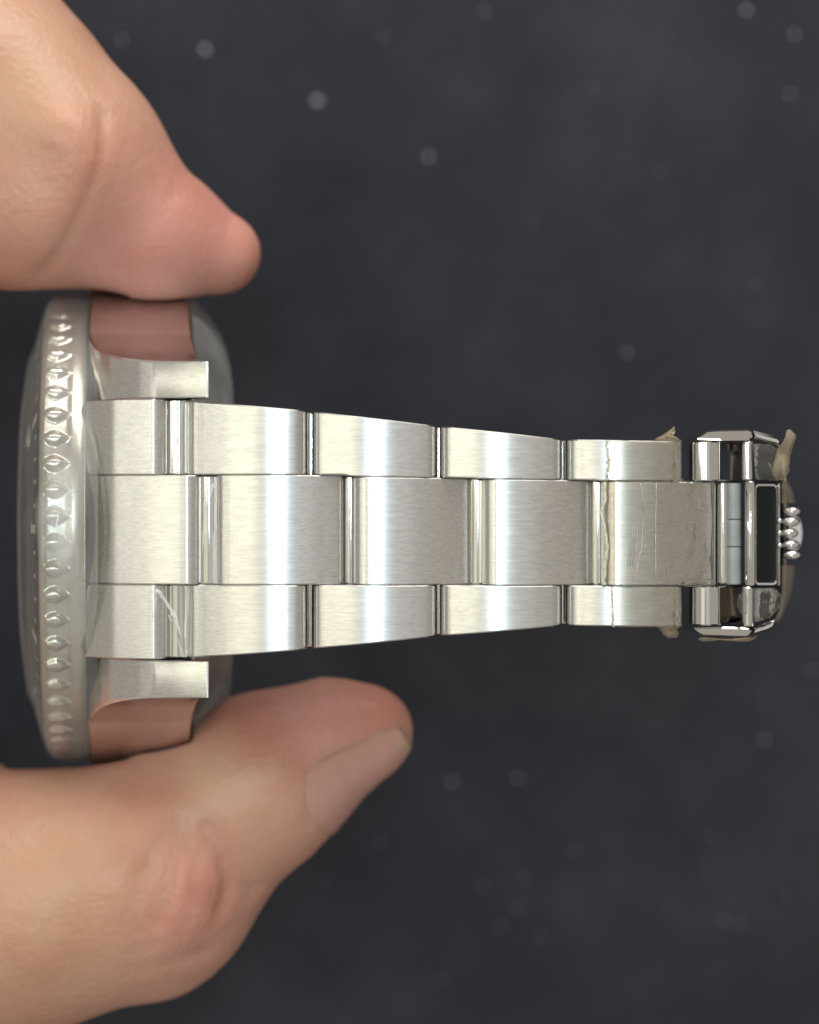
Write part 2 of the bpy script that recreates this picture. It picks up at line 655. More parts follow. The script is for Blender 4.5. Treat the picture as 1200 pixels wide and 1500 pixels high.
EDGE_T = [(255, 583.5), (275, 586), (447, 601), (640, 623), (825, 643), (1000, 646.5), (1200, 646.5)]
EDGE_B = [(255, 967), (275, 965), (447, 952), (640, 933), (825, 917), (1000, 918), (1200, 918)]
ROW_T = [(130, 695), (505, 695.5), (515, 698), (695, 700), (705, 701.5), (875, 703), (880, 704.5), (1200, 705.5)]
ROW_B = [(130, 857), (505, 857), (875, 858), (1200, 859)]


def link_profile(x0, x1, xa, R, z0, T=3.5, rr=1.25, n=22, rs=9):
    """closed outline (x, z) of a link seen from its side: arched top, rolled ends"""
    def zt(x):
        return z0 - (x - xa) ** 2 / (2 * R)
    pts = []
    # left roll, from the underside up to the top
    cl_ = (x0 + rr, zt(x0 + rr) - rr)
    sl = -(x0 + rr - xa) / R
    nl = math.atan2(1, -sl)
    for t in np.linspace(math.pi, nl, rs):
        pts.append((cl_[0] + rr * math.cos(t), cl_[1] + rr * math.sin(t) + (rr - rr * 1.0)))
    for x in np.linspace(x0 + rr + rr * math.cos(nl), x1 - rr, n)[1:-1]:
        pts.append((x, zt(x)))
    cr = (x1 - rr, zt(x1 - rr) - rr)
    sr = -(x1 - rr - xa) / R
    nr = math.atan2(1, -sr)
    for t in np.linspace(nr, 0, rs):
        pts.append((cr[0] + rr * math.cos(t), cr[1] + rr * math.sin(t)))
    zb = min(cl_[1], cr[1]) - (T - 2 * rr)
    for t in np.linspace(0, -math.pi / 2, 5)[1:]:
        pts.append((x1 - rr + rr * math.cos(t), zb + rr * math.sin(t)))
    for t in np.linspace(-math.pi / 2, -math.pi, 5)[:-1]:
        pts.append((x0 + rr + rr * math.cos(t), zb + rr * math.sin(t)))
    return np.array(pts)


def inset(pts, d):
    """shift a closed outline inwards"""
    a = np.roll(pts, 1, 0)
    b = np.roll(pts, -1, 0)
    t = b - a
    t /= np.linalg.norm(t, axis=1)[:, None] + 1e-9
    nrm = np.stack([t[:, 1], -t[:, 0]], -1)      # outline runs clockwise: this points inwards
    return pts + nrm * d


def extrude_profile(pts, yhi, ylo, ch=0.10):
    """outline (x, z) drawn out along y between two edges that may run at a slant"""
    ins_ = inset(pts, ch)
    rings = []
    for (pp, e) in ((ins_, 0), (pts, ch)):
        rings.append([(x, yhi(x) - e, z) for (x, z) in pp])
    for (pp, e) in ((pts, ch), (ins_, 0)):
        rings.append([(x, ylo(x) + e, z) for (x, z) in pp])
    return loft(rings)


SC = PXMM * CAM_Z / (CAM_Z - Z0)


def X_(px):
    return (px - 600) / SC


def Y_(py):
    return (750 - py) / SC


def px_of(x):
    return x * SC + 600


GAP = 0.018


def bracelet_piece(name, pts, row, parent, mat=M_BRUSH):
    if row == 'top':
        hi, lo = (lambda x: Y_(ylin(px_of(x), EDGE_T))), (lambda x: Y_(ylin(px_of(x), ROW_T)) + GAP)
    elif row == 'mid':
        hi, lo = (lambda x: Y_(ylin(px_of(x), ROW_T)) - GAP), (lambda x: Y_(ylin(px_of(x), ROW_B)) + GAP)
    else:
        hi, lo = (lambda x: Y_(ylin(px_of(x), ROW_B)) - GAP), (lambda x: Y_(ylin(px_of(x), EDGE_B)))
    V, F = extrude_profile(pts, hi, lo)
    return mesh_obj(name, V, F, mat, parent, angle=28)


# end link between the lugs
def end_profile(xr, rr=1.15):
    top = [(-28.8, -3.6), (-27.9, -2.8), (-27.0, -2.1), (-26.0, -1.5), (-25.0, -0.95), (-24.0, -0.62), (-23.0, -0.33), (-22.0, -0.10), (-21.0, 0.09), (-20.0, 0.22), (-19.0, 0.28), (-18.0, 0.30)]
    tx, tz = [t[0] for t in top], [t[1] for t in top]
    xs = np.linspace(-27.6, xr - rr, 32)
    pts = [(x, float(np.interp(x, tx, tz))) for x in xs]
    # ease the polyline
    p = np.array(pts)
    for _ in range(6):
        p[1:-1, 1] = (p[:-2, 1] + 2 * p[1:-1, 1] + p[2:, 1]) / 4
    pts = [tuple(q) for q in p]
    c = (xr - rr, pts[-1][1] - rr)
    for t in np.linspace(math.pi / 2, 0, 9)[1:]:
        pts.append((c[0] + rr * math.cos(t), c[1] + rr * math.sin(t)))
    pts += [(xr - 0.1, c[1] - 1.5), (xr - 0.9, c[1] - 2.6), (xr - 3, c[1] - 3.2), (-26.5, -8.0), (-27.6, -8.0)]
    return np.array(pts)


el = empty('end_link', (-23, WY, -1), watch)
for row, xr in (('top', X_(240)), ('mid', X_(291)), ('bot', X_(240))):
    pts = end_profile(xr)
    if row == 'top':
        hi, lo = (lambda x: Y_(582.5) - 0.0), (lambda x: Y_(ylin(px_of(x), ROW_T)) + GAP)
    elif row == 'mid':
        hi, lo = (lambda x: Y_(ylin(px_of(x), ROW_T)) - GAP), (lambda x: Y_(ylin(px_of(x), ROW_B)) + GAP)
    else:
        hi, lo = (lambda x: Y_(ylin(px_of(x), ROW_B)) - GAP), (lambda x: Y_(967.5))
    V, F = extrude_profile(pts, hi, lo)
    mesh_obj('centre_piece' if row == 'mid' else 'outer_piece', V, F, M_BRUSH, el, angle=28)
# knuckles of the end link, polished, reaching under the first link
for (kx, kz, py0, py1) in ((255, -2.5, 584, 694), (255, -2.5, 858, 966), (302, -1.75, 697, 856)):
    c = np.array([X_(kx), kz])
    pts = [(c[0] + 1.55 * math.cos(t), c[1] + 1.55 * math.sin(t)) for t in np.linspace(math.pi, -math.pi, 25)[:-1]]
    V, F = extrude_profile(np.array(pts), lambda x: Y_(py0), lambda x: Y_(py1))
    mesh_obj('knuckle', V, F, M_POL, el)

RL = 15.0
#        outer x0, x1, centre x0, x1, apex
UNITS = [(269, 449, 312, 507, 392), (455, 641, 515, 697, 545), (645, 826, 706, 876, 735), (831, 1003, 881, 1056, 918)]
UNIT_LABEL = ['scratched first link beside the lugs', None, None, 'link under a torn yellowed film next to the clasp']
links = []
for i, (a0, a1, b0, b1, ap) in enumerate(UNITS):
    le = empty('bracelet_link', (X_((a0 + b1) / 2), WY, 0), watch)
    links.append(le)
    if UNIT_LABEL[i]:
        le['label'] = UNIT_LABEL[i]
    xa = X_(ap)
    for row in ('top', 'bot'):
        bracelet_piece('outer_link', link_profile(X_(a0), X_(a1), xa, RL, Z0), row, le)
    bracelet_piece('centre_link', link_profile(X_(b0), X_(b1), xa, RL, Z0), 'mid', le)
    # pivot barrels that show in the gaps
    for row, gx in (('top', a1 + 3), ('bot', a1 + 3), ('mid', b1 + 5)):
        if i == 3:
            continue
        c = np.array([X_(gx), -2.3 if row == 'mid' else -3.6])
        pts = np.array([(c[0] + 1.15 * math.cos(t), c[1] + 1.15 * math.sin(t)) for t in np.linspace(math.pi, -math.pi, 21)[:-1]])
        bracelet_piece('pivot_barrel', pts, row, le, M_POL)

# --- clasp, standing on edge at the bend: open end towards the lens
clasp = empty('clasp', tuple(P(1120, 782, -20)), watch)


def outline_wall(px_pts, z0, z1, name, mat, parent, ch=0.16, angle=30, slope=0.0):
    """closed plan outline (pixels at z0) drawn down from z0 to z1, top edge chamfered"""
    q = np.array([P(x, y, z0)[:2] for (x, y) in px_pts])
    area = 0.5 * np.sum(q[:, 0] * np.roll(q[:, 1], -1) - np.roll(q[:, 0], -1) * q[:, 1])
    if area > 0:
        q = q[::-1]
    qi = inset(q, ch)
    def fall(y):
        return slope * (abs(y - WY) - 7.7)
    rings = [[(x, y, z0 - fall(y)) for x, y in qi], [(x, y, z0 - ch - fall(y)) for x, y in q], [(x, y, z1 + ch) for x, y in q], [(x, y, z1) for x, y in qi]]
    V, F = loft(rings)
    return mesh_obj(name, V, F, mat, parent, angle=angle)


# side walls with their bright chamfered rims
outline_wall([(1022, 644), (1024, 639), (1036, 631), (1050, 629.5), (1096, 628.5), (1101, 630), (1104, 633), (1103, 640), (1098, 645), (1060, 645.5)],
             -1.0, -34, 'side_wall', M_POL, clasp, 0.14, slope=0.30)
outline_wall([(1018, 920), (1024, 929), (1032, 932.5), (1094, 934.5), (1100, 932), (1103, 926), (1098, 919.5), (1060, 918.5)],
             -1.0, -34, 'side_wall', M_POL, clasp, 0.14, slope=0.30)
# bevelled corners between side walls and cover
outline_wall([(1104.5, 630.5), (1140, 639.5), (1146, 646), (1144, 655), (1136, 652), (1105, 643)], -1.8, -34, 'corner_wall', M_POL, clasp, 0.25)
outline_wall([(1104, 931), (1126, 925), (1136, 919), (1137, 908), (1128, 910), (1104, 920)], -1.8, -34, 'corner_wall', M_POL, clasp, 0.25)


# cover plate: faces right, its end rim towards the lens
def rrect(x0, x1, y0, y1, r, n=6):
    pts = []
    for (cx, cy, t0) in ((x1 - r, y0 + r, -90), (x1 - r, y1 - r, 0), (x0 + r, y1 - r, 90), (x0 + r, y0 + r, 180)):
        for t in np.linspace(t0, t0 + 90, n):
            pts.append((cx + r * math.cos(math.radians(t)), cy + r * math.sin(math.radians(t))))
    return pts


M_DARK = plain('black_reflection', (0.006, 0.005, 0.004), 0.3, 0.15)  # black colour stands in for the dark reflection in polished steel
# end frame: a ring round the rounded opening
zf = -2.6
outer = rrect(1107, 1138, 709, 857, 5)
inner = rrect(1108.0, 1137.0, 712, 854, 5)
qo = np.array([P(x, y, zf) for x, y in outer])
qi = np.array([P(x, y, zf - 0.05) for x, y in inner])
dn = np.array([0, 0, -4.5])
V, F = loft([qo + dn, qo, qi, qi + dn], caps=False)
mesh_obj('end_frame', V, F, M_POL, clasp, angle=30)
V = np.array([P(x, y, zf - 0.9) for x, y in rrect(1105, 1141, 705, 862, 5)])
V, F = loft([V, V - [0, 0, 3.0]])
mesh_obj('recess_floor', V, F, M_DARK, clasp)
# bright lip and cover
outline_wall(rrect(1139.5, 1144.5, 708, 858, 2), -2.9, -34, 'cover_lip', M_POL, clasp, 0.12)
outline_wall([(1145.5, 660), (1150, 668), (1154, 700), (1156, 740), (1157, 782), (1156, 824), (1153, 860), (1147, 895), (1139, 912), (1139, 905), (1143, 888), (1146.5, 858), (1147, 782), (1146.5, 706), (1144, 674)],
             -8.5, -38, 'cover', M_POL, clasp, 0.3, angle=50)

# roller bar in three pieces along the clasp mouth
for (x0, x1, y0, y1) in ((1087, 1104, 646, 703.5), (1091, 1107, 705, 857.5), (1087, 1104, 859.5, 917)):
    r = (x1 - x0) / 2 / PXMM
    c0, c1 = P((x0 + x1) / 2, y0, -1.6), P((x0 + x1) / 2, y1, -1.6)
    n = 22
    rings = []
    for (c, k) in ((c0, .82), (c0 - [0, .12, 0], 1), (c1 + [0, .12, 0], 1), (c1, .82)):
        rings.append([c + [r * k * math.cos(t), 0, r * k * math.sin(t)] for t in np.linspace(0, 2 * math.pi, n, endpoint=False)])
    V, F = loft(rings)
    mesh_obj('roller_bar', V, F, M_POL, clasp)

# last link pair turning down into the clasp
last = empty('bracelet_link', tuple(P(1055, 782, -4)), watch)
last['label'] = 'polished last link turning down into the clasp'


def turned_profile(px0, px1, zt, deg, rr):
    """stadium outline leaning down to the right"""
    x0, x1 = (px0 - 600) / PXMM, (px1 - 600) / PXMM
    c0 = np.array([x0 + rr, zt - rr])
    d = np.array([math.cos(math.radians(deg)), -math.sin(math.radians(deg))])
    ln = 7.0
    c1 = c0 + d * ln
    up = np.array([-d[1], d[0]])
    pts = []
    base = math.atan2(up[1], up[0])
    for t in np.linspace(base + math.pi, base, 15):
        pts.append(c0 + rr * np.array([math.cos(t), math.sin(t)]))
    for t in np.linspace(base, base - math.pi, 11):
        pts.append(c1 + rr * np.array([math.cos(t), math.sin(t)]))
    return np.array(pts)


tp = turned_profile(1012, 1060, 0.35, 62, 1.35)
for (y0, y1) in ((646, 704), (860, 917)):
    V, F = extrude_profile(tp, lambda x: Y_(y0), lambda x: Y_(y1))
    mesh_obj('outer_link', V, F, M_POL, last, angle=28)
tp = turned_profile(1056.5, 1090, -2.2, 80, 0.62)
V, F = extrude_profile(tp, lambda x: Y_(706), lambda x: Y_(857.5))
mesh_obj('centre_link', V, F, M_POL, last, angle=28)
# pale sleeve in three lengths on the hinge
for (y0, y1) in ((708, 760.5), (761.5, 800.5), (801.5, 856)):
    c0, c1 = P(1074, y0, -2.6), P(1074, y1, -2.6)
    rings = []
    r = 0.68
    for (c, k) in ((c0, .9), (c0 - [0, .06, 0], 1), (c1 + [0, .06, 0], 1), (c1, .9)):
        rings.append([c + [r * k * math.cos(t), 0, r * k * math.sin(t)] for t in np.linspace(0, 2 * math.pi, 20, endpoint=False)])
    V, F = loft(rings)
    mesh_obj('hinge_sleeve', V, F, M_TUBE, clasp)


# coronet emblem standing off the cover: five prongs with balls
def ball(c, r, n=14, m=9, sx=1, sy=1, sz=1):
    V, F = [], []
    for i in range(m + 1):
        ph = math.pi * i / m
        for j in range(n):
            t = 2 * math.pi * j / n
            V.append((c[0] + sx * r * math.sin(ph) * math.cos(t), c[1] + sy * r * math.sin(ph) * math.sin(t), c[2] + sz * r * math.cos(ph)))
    for i in range(m):
        for j in range(n):
            k = (j + 1) % n
            F.append((i * n + j, i * n + k, (i + 1) * n + k, (i + 1) * n + j))
    return V, F


emb = empty('coronet', tuple(P(1160, 781, -12)), clasp)
for (py, bx) in ((749, 1160), (764, 1158), (781, 1156), (798, 1158), (813, 1160)):
    b = P(bx, py, -6.0)
    V1 = ball(b, 0.50, sx=1.65, sy=.88)
    base = P(1160, 781 + (py - 781) * 0.6, -11.0)
    rings = []
    for s, r in ((0, .40), (.5, .32), (1, .30)):
        c = b + (base - b) * s
        rings.append([c + [r * 1.5 * math.cos(t), r * math.sin(t), 0] for t in np.linspace(0, 2 * math.pi, 10, endpoint=False)])
    V, F = join([V1, loft(rings)])
    mesh_obj('prong', V, F, M_EMBLEM, emb)
for py in (763, 781, 799):
    V, F = ball(P(1142, py, -2.4), 0.27)
    mesh_obj('rivet', V, F, M_EMBLEM, clasp)
rings = []
for z, k in ((-10.4, .92), (-10.7, 1), (-11.8, 1), (-12.1, .92)):
    c = P(1164, 781, z)
    rings.append([c + [0.75 * k * math.cos(t), 1.7 * k * math.sin(t), 0] for t in np.linspace(0, 2 * math.pi, 24, endpoint=False)])
V, F = loft(rings)
mesh_obj('emblem_base', V, F, M_EMBLEM, emb)


# ------------------------------------------------------------------ remains of film on the bracelet
def sheet_over(name, px_left, px_right, row_y, unit, lift, mat, parent, nx=40, ny=26, jag=1.0, seed=1, rr=1.25):
    """thin film lying on a link, with a torn left edge; px_left(v) gives the tear"""
    r = np.random.default_rng(seed)
    x0, x1, xa = unit
    V = []
    for j in range(ny):
        v = j / (ny - 1)
        py = row_y[0] + (row_y[1] - row_y[0]) * v
        l = px_left(v)
        for i in range(nx):
            s = i / (nx - 1)
            px = l + (px_right - l) * s
            x = X_(px)
            z = Z0 - (x - xa) ** 2 / (2 * RL)
            xr = x1 - rr
            if x > xr:
                h = min((x - xr) / rr, 0.995)
                zc = Z0 - (xr - xa) ** 2 / (2 * RL) - rr
                z = min(z, zc + rr * math.sqrt(1 - h * h))
            xl = x0 + rr
            if x < xl:
                h = min((xl - x) / rr, 0.995)
                zc = Z0 - (xl - xa) ** 2 / (2 * RL) - rr
                z = min(z, zc + rr * math.sqrt(1 - h * h))
            e = lift * (1 + 0.5 * math.sin(px * 0.21 + 4 * v) * math.sin(7 * v + px * 0.05)) + 0.03 * math.exp(-(s / 0.03) ** 2)
            V.append((x, Y_(py), z + e))
    F = [(j * nx + i, j * nx + i + 1, (j + 1) * nx + i + 1, (j + 1) * nx + i) for j in range(ny - 1) for i in range(nx - 1)]
    o = mesh_obj(name, V, F, mat, parent, angle=180)
    sd = o.modifiers.new('thickness', 'SOLIDIFY')
    sd.thickness = 0.00004
    sd.offset = 1
    return o


def tear(base, amp, seed):
    r = np.random.default_rng(seed)
    k = r.uniform(-1, 1, 14)
    xs = np.linspace(0, 1, 14)
    return lambda v: base + amp * float(np.interp(v, xs, k)) + amp * 0.5 * math.sin(v * 37 + seed)


u4 = UNITS[3]
xa4 = X_(u4[4])
sheet_over('protective_film', tear(890, 2.5, 3), 1001, (645, 704), (X_(u4[0]), X_(u4[1]), xa4), 0.05, M_FILM_AGED, links[3], seed=3)
sheet_over('protective_film', tear(889, 3.0, 7), 1052, (705, 858), (X_(u4[2]), X_(u4[3]), xa4), 0.06, M_FILM_AGED, links[3], seed=7, nx=60, ny=50)
sheet_over('protective_film', tear(897, 1.2, 9), 1001, (860, 919), (X_(u4[0]), X_(u4[1]), xa4), 0.05, M_FILM_AGED, links[3], seed=9)


def ribbon(px_pts, z, w, name, mat, parent, h=0.10):
    """raised irregular bead of film edge following a line of pixels on the fourth link"""
    rings = []
    n = len(px_pts)
    for i, (px, py) in enumerate(px_pts):
        x, y = X_(px), Y_(py)
        zz = z(x)
        a = px_pts[max(i - 1, 0)]
        b = px_pts[min(i + 1, n - 1)]
        d = np.array([b[0] - a[0], -(b[1] - a[1])], float)
        d /= np.linalg.norm(d) + 1e-9
        nrm = np.array([-d[1], d[0]])
        ww = w * (0.6 + 0.8 * rng.random())
        rings.append([(x + nrm[0] * ww, y + nrm[1] * ww, zz), (x + nrm[0] * ww * .5, y + nrm[1] * ww * .5, zz + h),
                      (x - nrm[0] * ww * .5, y - nrm[1] * ww * .5, zz + h), (x - nrm[0] * ww, y - nrm[1] * ww, zz)])
    V, F = loft(rings)
    return mesh_obj(name, V, F, mat, parent, angle=60)


def z4(x):
    return Z0 - (x - xa4) ** 2 / (2 * RL) + 0.03


def dense(pts, n=40, jit=0.6):
    p = np.array(pts, float)
    s = np.concatenate([[0], np.cumsum(np.linalg.norm(np.diff(p, axis=0), axis=1))])
    t = np.linspace(0, s[-1], n)
    return [(float(np.interp(k, s, p[:, 0])) + rng.normal() * jit, float(np.interp(k, s, p[:, 1])) + rng.normal() * jit * .3) for k in t]


M_BEAD = film('film_bead', (0.95, 0.92, 0.84), (0.88, 0.83, 0.68), 0.5, 0.12, 0.3, 1200)
M_CREASE = film('film_crease', (0.97, 0.96, 0.94), (0.92, 0.91, 0.88), 0.5, 0.08, 0.2, 1200)
ribbon(dense([(889, 645), (890, 664), (893, 678), (889, 692), (889, 703)]), z4, 0.10, 'film_edge', M_BEAD, links[3])
ribbon(dense([(886, 706), (887, 735), (880, 752), (885, 764), (890, 800), (886, 830), (885, 857)]), z4, 0.15, 'film_edge', M_BEAD, links[3], .16)
ribbon(dense([(896, 860), (897, 890), (899, 918)]), z4, 0.09, 'film_edge', M_BEAD, links[3])
ribbon(dense([(938, 707), (943, 745), (940, 800), (928, 856)], jit=.3), z4, 0.045, 'film_crease', M_CREASE, links[3], .09)
ribbon(dense([(962, 707), (961, 760), (961, 856)], jit=.2), z4, 0.045, 'film_crease', M_CREASE, links[3], .09)
ribbon(dense([(979, 707), (979, 780), (978, 856)], jit=.5), z4, 0.02, 'film_crease', M_CREASE, links[3], .04)
for k in range(4):
    xx = 932 - k * 3.5
    ribbon(dense([(xx, 760), (xx + 2, 790), (xx - 2, 830)], 24, .4), z4, 0.035, 'film_crease', M_CREASE, links[3], .07)


def flap(name, px_pts, zs, mat, parent, th=0.10):
    """torn loose piece of film with thickness; heights given per corner"""
    q = np.array([P(x, y, z) for (x, y), z in zip(px_pts, zs)])
    n = len(q)
    # subdivide the outline for a ragged edge
    out = []
    for i in range(n):
        a, b = q[i], q[(i + 1) % n]
        for t in np.linspace(0, 1, 5)[:-1]:
            p = a + (b - a) * t
            out.append(p + (rng.normal(0, 0.02, 3) if t > 0 else 0))
    out = np.array(out)
    c = out.mean(0)
    m = len(out)
    mid = c + (out - c) * 0.5 + [0, 0, 0.04]
    V = np.concatenate([out, mid, [c + [0, 0, .05]]])
    F = []
    for i in range(m):
        k = (i + 1) % m
        F += [(i, k, m + k, m + i), (m + i, m + k, 2 * m)]
    o = mesh_obj(name, V, F, mat, parent, angle=60)
    sd = o.modifiers.new('thickness', 'SOLIDIFY')
    sd.thickness = th * MM
    return o


flap('film_flap', [(958, 644), (978, 632), (988, 624.5), (989.5, 632), (985, 636), (976, 635), (975, 640), (985, 641), (998, 645), (998, 648)],
     [0.4, 0, -.3, -.4, 0, .2, .3, .3, .2, .2], M_FILM_TAN, links[3])
flap('film_flap', [(958, 917), (966, 921), (972, 930), (980, 935), (992, 934), (995, 928), (990, 921), (999, 916)],
     [.3, .1, -.4, -.6, -.6, -.4, 0, .2], M_FILM_TAN, links[3])
flap('film_flap', [(1139, 658), (1148, 646), (1153, 631), (1158, 629), (1166, 638), (1163, 652), (1158, 668), (1157, 690), (1149, 703), (1136, 704), (1130, 690)],
     [-1.2, -.8, -.5, -.5, -.8, -1.4, -1.8, -1.8, -1.6, -1.4, -1.3], M_FILM_TAN, clasp)
flap('film_flap', [(1104, 650), (1128, 651), (1139, 657), (1131, 690), (1136, 704), (1107, 702)],
     [-1.0, -1.2, -1.3, -1.2, -1.4, -1.2], M_FILM_AGED, clasp)
flap('film_flap', [(1022, 935), (1030, 933), (1060, 936), (1092, 937.5), (1110, 932), (1100, 939), (1085, 940), (1050, 937), (1030, 940)],
     [-1.5] * 9, M_FILM_TAN, clasp)
flap('film_flap', [(1105, 862), (1135, 862), (1146, 872), (1143, 890), (1128, 905), (1106, 912)],
     [-2.2, -2.4, -3.4, -3.4, -2.6, -2.0], M_FILM_AGED, clasp)
flap('film_flap', [(1082, 872), (1088, 868), (1094, 880), (1092, 900), (1086, 900), (1080, 886)],
     [-.9, -.7, -.6, -.6, -.7, -1.0], M_FILM_AGED, clasp)
# film wound round the clasp's cover
M_FILM_BROWN = film('brown_film', (0.86, 0.79, 0.68), (0.46, 0.38, 0.28), 0.20, 0.12, 0.5, 420)
for ring in ([(1150, 704), (1156, 712), (1160, 722), (1162, 730), (1163, 737)], [(1163, 828), (1162, 842), (1160, 858), (1155, 878), (1148, 896), (1139, 912)]):
    rings = []
    for k, (x, y) in enumerate(ring):
        xi = min(1145.5, x - 4)
        w = 0.9 * math.sin(k * 2.3)
        rings.append([P(xi, y, -2.7), P(xi + (x - xi) * .4, y + w, -3.1 + .2 * w), P(xi + (x - xi) * .8, y - w, -4.2), P(x + 1.5, y, -6.5), P(x + 2, y + w, -10), P(x + 1, y, -16)])
    V, F = loft(rings, closed_ring=False, caps=False)
    mesh_obj('protective_film', V, F, M_FILM_BROWN, clasp, angle=180)
# strip of film folded over the corner beside the last link
flap('film_flap', [(1000, 858), (1003, 853), (1042, 848.5), (1049, 852), (1049, 857), (1010, 859.5)], [.45, .55, .45, .2, .1, .35], M_FILM_AGED, clasp)
flap('film_flap', [(984, 702), (1000, 701), (1003, 706), (986, 707)], [.7, .6, .6, .7], M_FILM_AGED, links[3])


# clear film bridging from the end link to the first link, with its folds
def bridge(name, px0, px1, py0, py1, sag, seed, folds):
    nx, ny = 46, 40
    V = []
    for j in range(ny):
        v = j / (ny - 1)
        for i in range(nx):
            s = i / (nx - 1)
            px = px0 + (px1 - px0) * s
            py = py0 + (py1 - py0) * v
            x = X_(px)
            ze = np.interp(x, [-27.9, -26, -24, -22, -20, -18], [-5.2, -2.35, -0.88, -0.13, 0.22, 0.30])
            u0 = UNITS[0]
            zl = Z0 - (x - X_(u0[4])) ** 2 / (2 * RL)
            # chord across the valley
            xm0, xm1 = X_(px0) + 1.0, X_(px1) - 1.0
            t = min(max((x - xm0) / max(xm1 - xm0, .01), 0), 1)
            t = t * t * (3 - 2 * t)
            z = ze * (1 - t) + zl * t - sag * math.sin(math.pi * s) ** 2 + 0.08
            for (fx0, fy0, fx1, fy1, hgt, wid) in folds:
                d = np.array([fx1 - fx0, fy1 - fy0], float)
                L = np.linalg.norm(d)
                d /= L
                q = np.array([px - fx0, py - fy0])
                al = np.clip(q @ d, 0, L)
                dist = np.linalg.norm(q - d * al)
                z += hgt * math.exp(-(dist / wid) ** 2)
            V.append((x, Y_(py), z))
    F = [(j * nx + i, j * nx + i + 1, (j + 1) * nx + i + 1, (j + 1) * nx + i) for j in range(ny - 1) for i in range(nx - 1)]
    return mesh_obj(name, V, F, M_FILM, el, angle=180)


bridge('protective_film', 262, 336, 697, 856, 0.5, 1, [(296, 850, 304, 740, .45, 7), (304, 740, 312, 716, .3, 6), (312, 760, 318, 850, .25, 5)])
bridge('protective_film', 214, 300, 859, 965, 0.35, 2, [(228, 868, 250, 905, .35, 4), (250, 905, 266, 958, .35, 4), (230, 870, 226, 905, .3, 3.5), (276, 862, 268, 960, .3, 4)])
bridge('protective_film', 218, 296, 585, 694, 0.35, 3, [(268, 590, 256, 690, .35, 5), (240, 600, 234, 640, .2, 3)])

# ------------------------------------------------------------------ the hand
SOLID = []


def cone(pa, ra, pb, rb):
    SOLID.append((np.asarray(pa, float), ra, np.asarray(pb, float), rb))


def seg_dist(p, a, b):
    ab = b - a
    t = np.clip(((p - a) @ ab) / (ab @ ab + 1e-9), 0, 1)
    return np.linalg.norm(p - (a + t[..., None] * ab), axis=-1), t


def smin(a, b, k):
    h = np.maximum(k - np.abs(a - b), 0) / k
    return np.minimum(a, b) - h * h * k / 4


GROUPS = []
Zi, Zt = -12.0, -15.0
idx_mid = [(P(-120, 20, Zi - 1), 10.0, P(-5, 150, Zi), 9.8), (P(-5, 150, Zi), 9.8, P(90, 245, Zi), 9.4),
           (P(70, 240, Zi + 1), 8.8, P(40, 280, Zi + 1.5), 8.0), (P(-70, 300, Zi + 1.5), 8.0, P(10, 302, Zi + 1.8), 7.2)]
idx_tip = [(P(108, 262, Zi - 1), 8.9, P(225, 340, Zi - 2), 5.75), (P(140, 330, Zi - 2), 5.9, P(225, 350, Zi - 2), 5.0),
           (P(225, 340, Zi - 2), 5.75, P(322, 371, Zi - 3), 3.75), (P(222, 345, Zi - 8), 5.2, P(318, 372, Zi - 7.5), 3.6),
           (P(140, 330, Zi - 8), 5.8, P(222, 345, Zi - 8), 5.2)]
idx_back = [(P(-120, 20, Zi - 1), 10.0, P(-560, 60, Zi - 10), 12.0)]
thumb = [(P(-150, 1340, Zt - 1), 11.8, P(60, 1312, Zt), 11.2), (P(60, 1312, Zt), 11.2, P(205, 1278, Zt), 10.4),
         (P(205, 1278, Zt), 10.4, P(395, 1136, Zt), 7.3), (P(395, 1136, Zt), 7.3, P(490, 1082, Zt), 4.9),
         (P(490, 1082, Zt), 4.9, P(545, 1070, Zt), 3.7), (P(395, 1134, Zt - 5), 6.8, P(530, 1074, Zt - 5), 3.9),
         (P(235, 1388, Zt + 1), 3.6, P(280, 1352, Zt + 1), 3.4)]
palm = [(P(-150, 1330, Zt - 1), 12.2, P(-620, 1120, Zt - 14), 15), (P(-560, 60, Zi - 8), 12.0, P(-780, 620, Zt - 22), 16),
        (P(-620, 1120, Zt - 14), 15, P(-780, 620, Zt - 22), 17), (P(-780, 620, Zt - 22), 17, P(-880, 900, Zt - 26), 18)]
curled = []
for k, (dz, dx) in enumerate(((-17, -60), (-31, -95), (-43, -150))):
    z = Zi + dz
    r = 9.6 - 0.6 * k
    curled += [(P(-560 - dx * .2, 90 + 40 * k, z - 2), 11 - .6 * k, P(-230 + dx, 40 + 40 * k, z), r), (P(-230 + dx, 40 + 40 * k, z), r, P(-170 + dx, 330, z), r - 1),
               (P(-170 + dx, 330, z), r - 1, P(-330 + dx, 420, z), r - 2), (P(-560 - dx * .2, 90 + 40 * k, z - 2), 11 - .6 * k, P(-800, 600 + 60 * k, z), 12)]


def group_sdf(p, g, k):
    d = None
    for (a, ra, b, rb) in g:
        s, t = seg_dist(p, a, b)
        s = s - (ra + (rb - ra) * t)
        d = s if d is None else smin(d, s, k)
    return d


def base_sdf(p):
    d1 = group_sdf(p, idx_mid, 3.0)
    d2 = group_sdf(p, idx_tip, 2.5)
    d = smin(d1, d2, 2.6)
    d = smin(d, group_sdf(p, idx_back, 2.0), 5.0)
    d = smin(d, group_sdf(p, thumb, 3.2), 2.0)
    d = smin(d, group_sdf(p, palm, 8.0), 8.0)
    d = smin(d, group_sdf(p, curled, 2.5), 2.0)
    return d


def case_sdf(p):
    q = p - CC
    a, u, y = q @ DA, q @ DU, q[..., 1]
    r = np.sqrt(u * u + y * y)
    return np.maximum(r - (CR + 0.12), np.abs(a + 4.0) - 5.2)


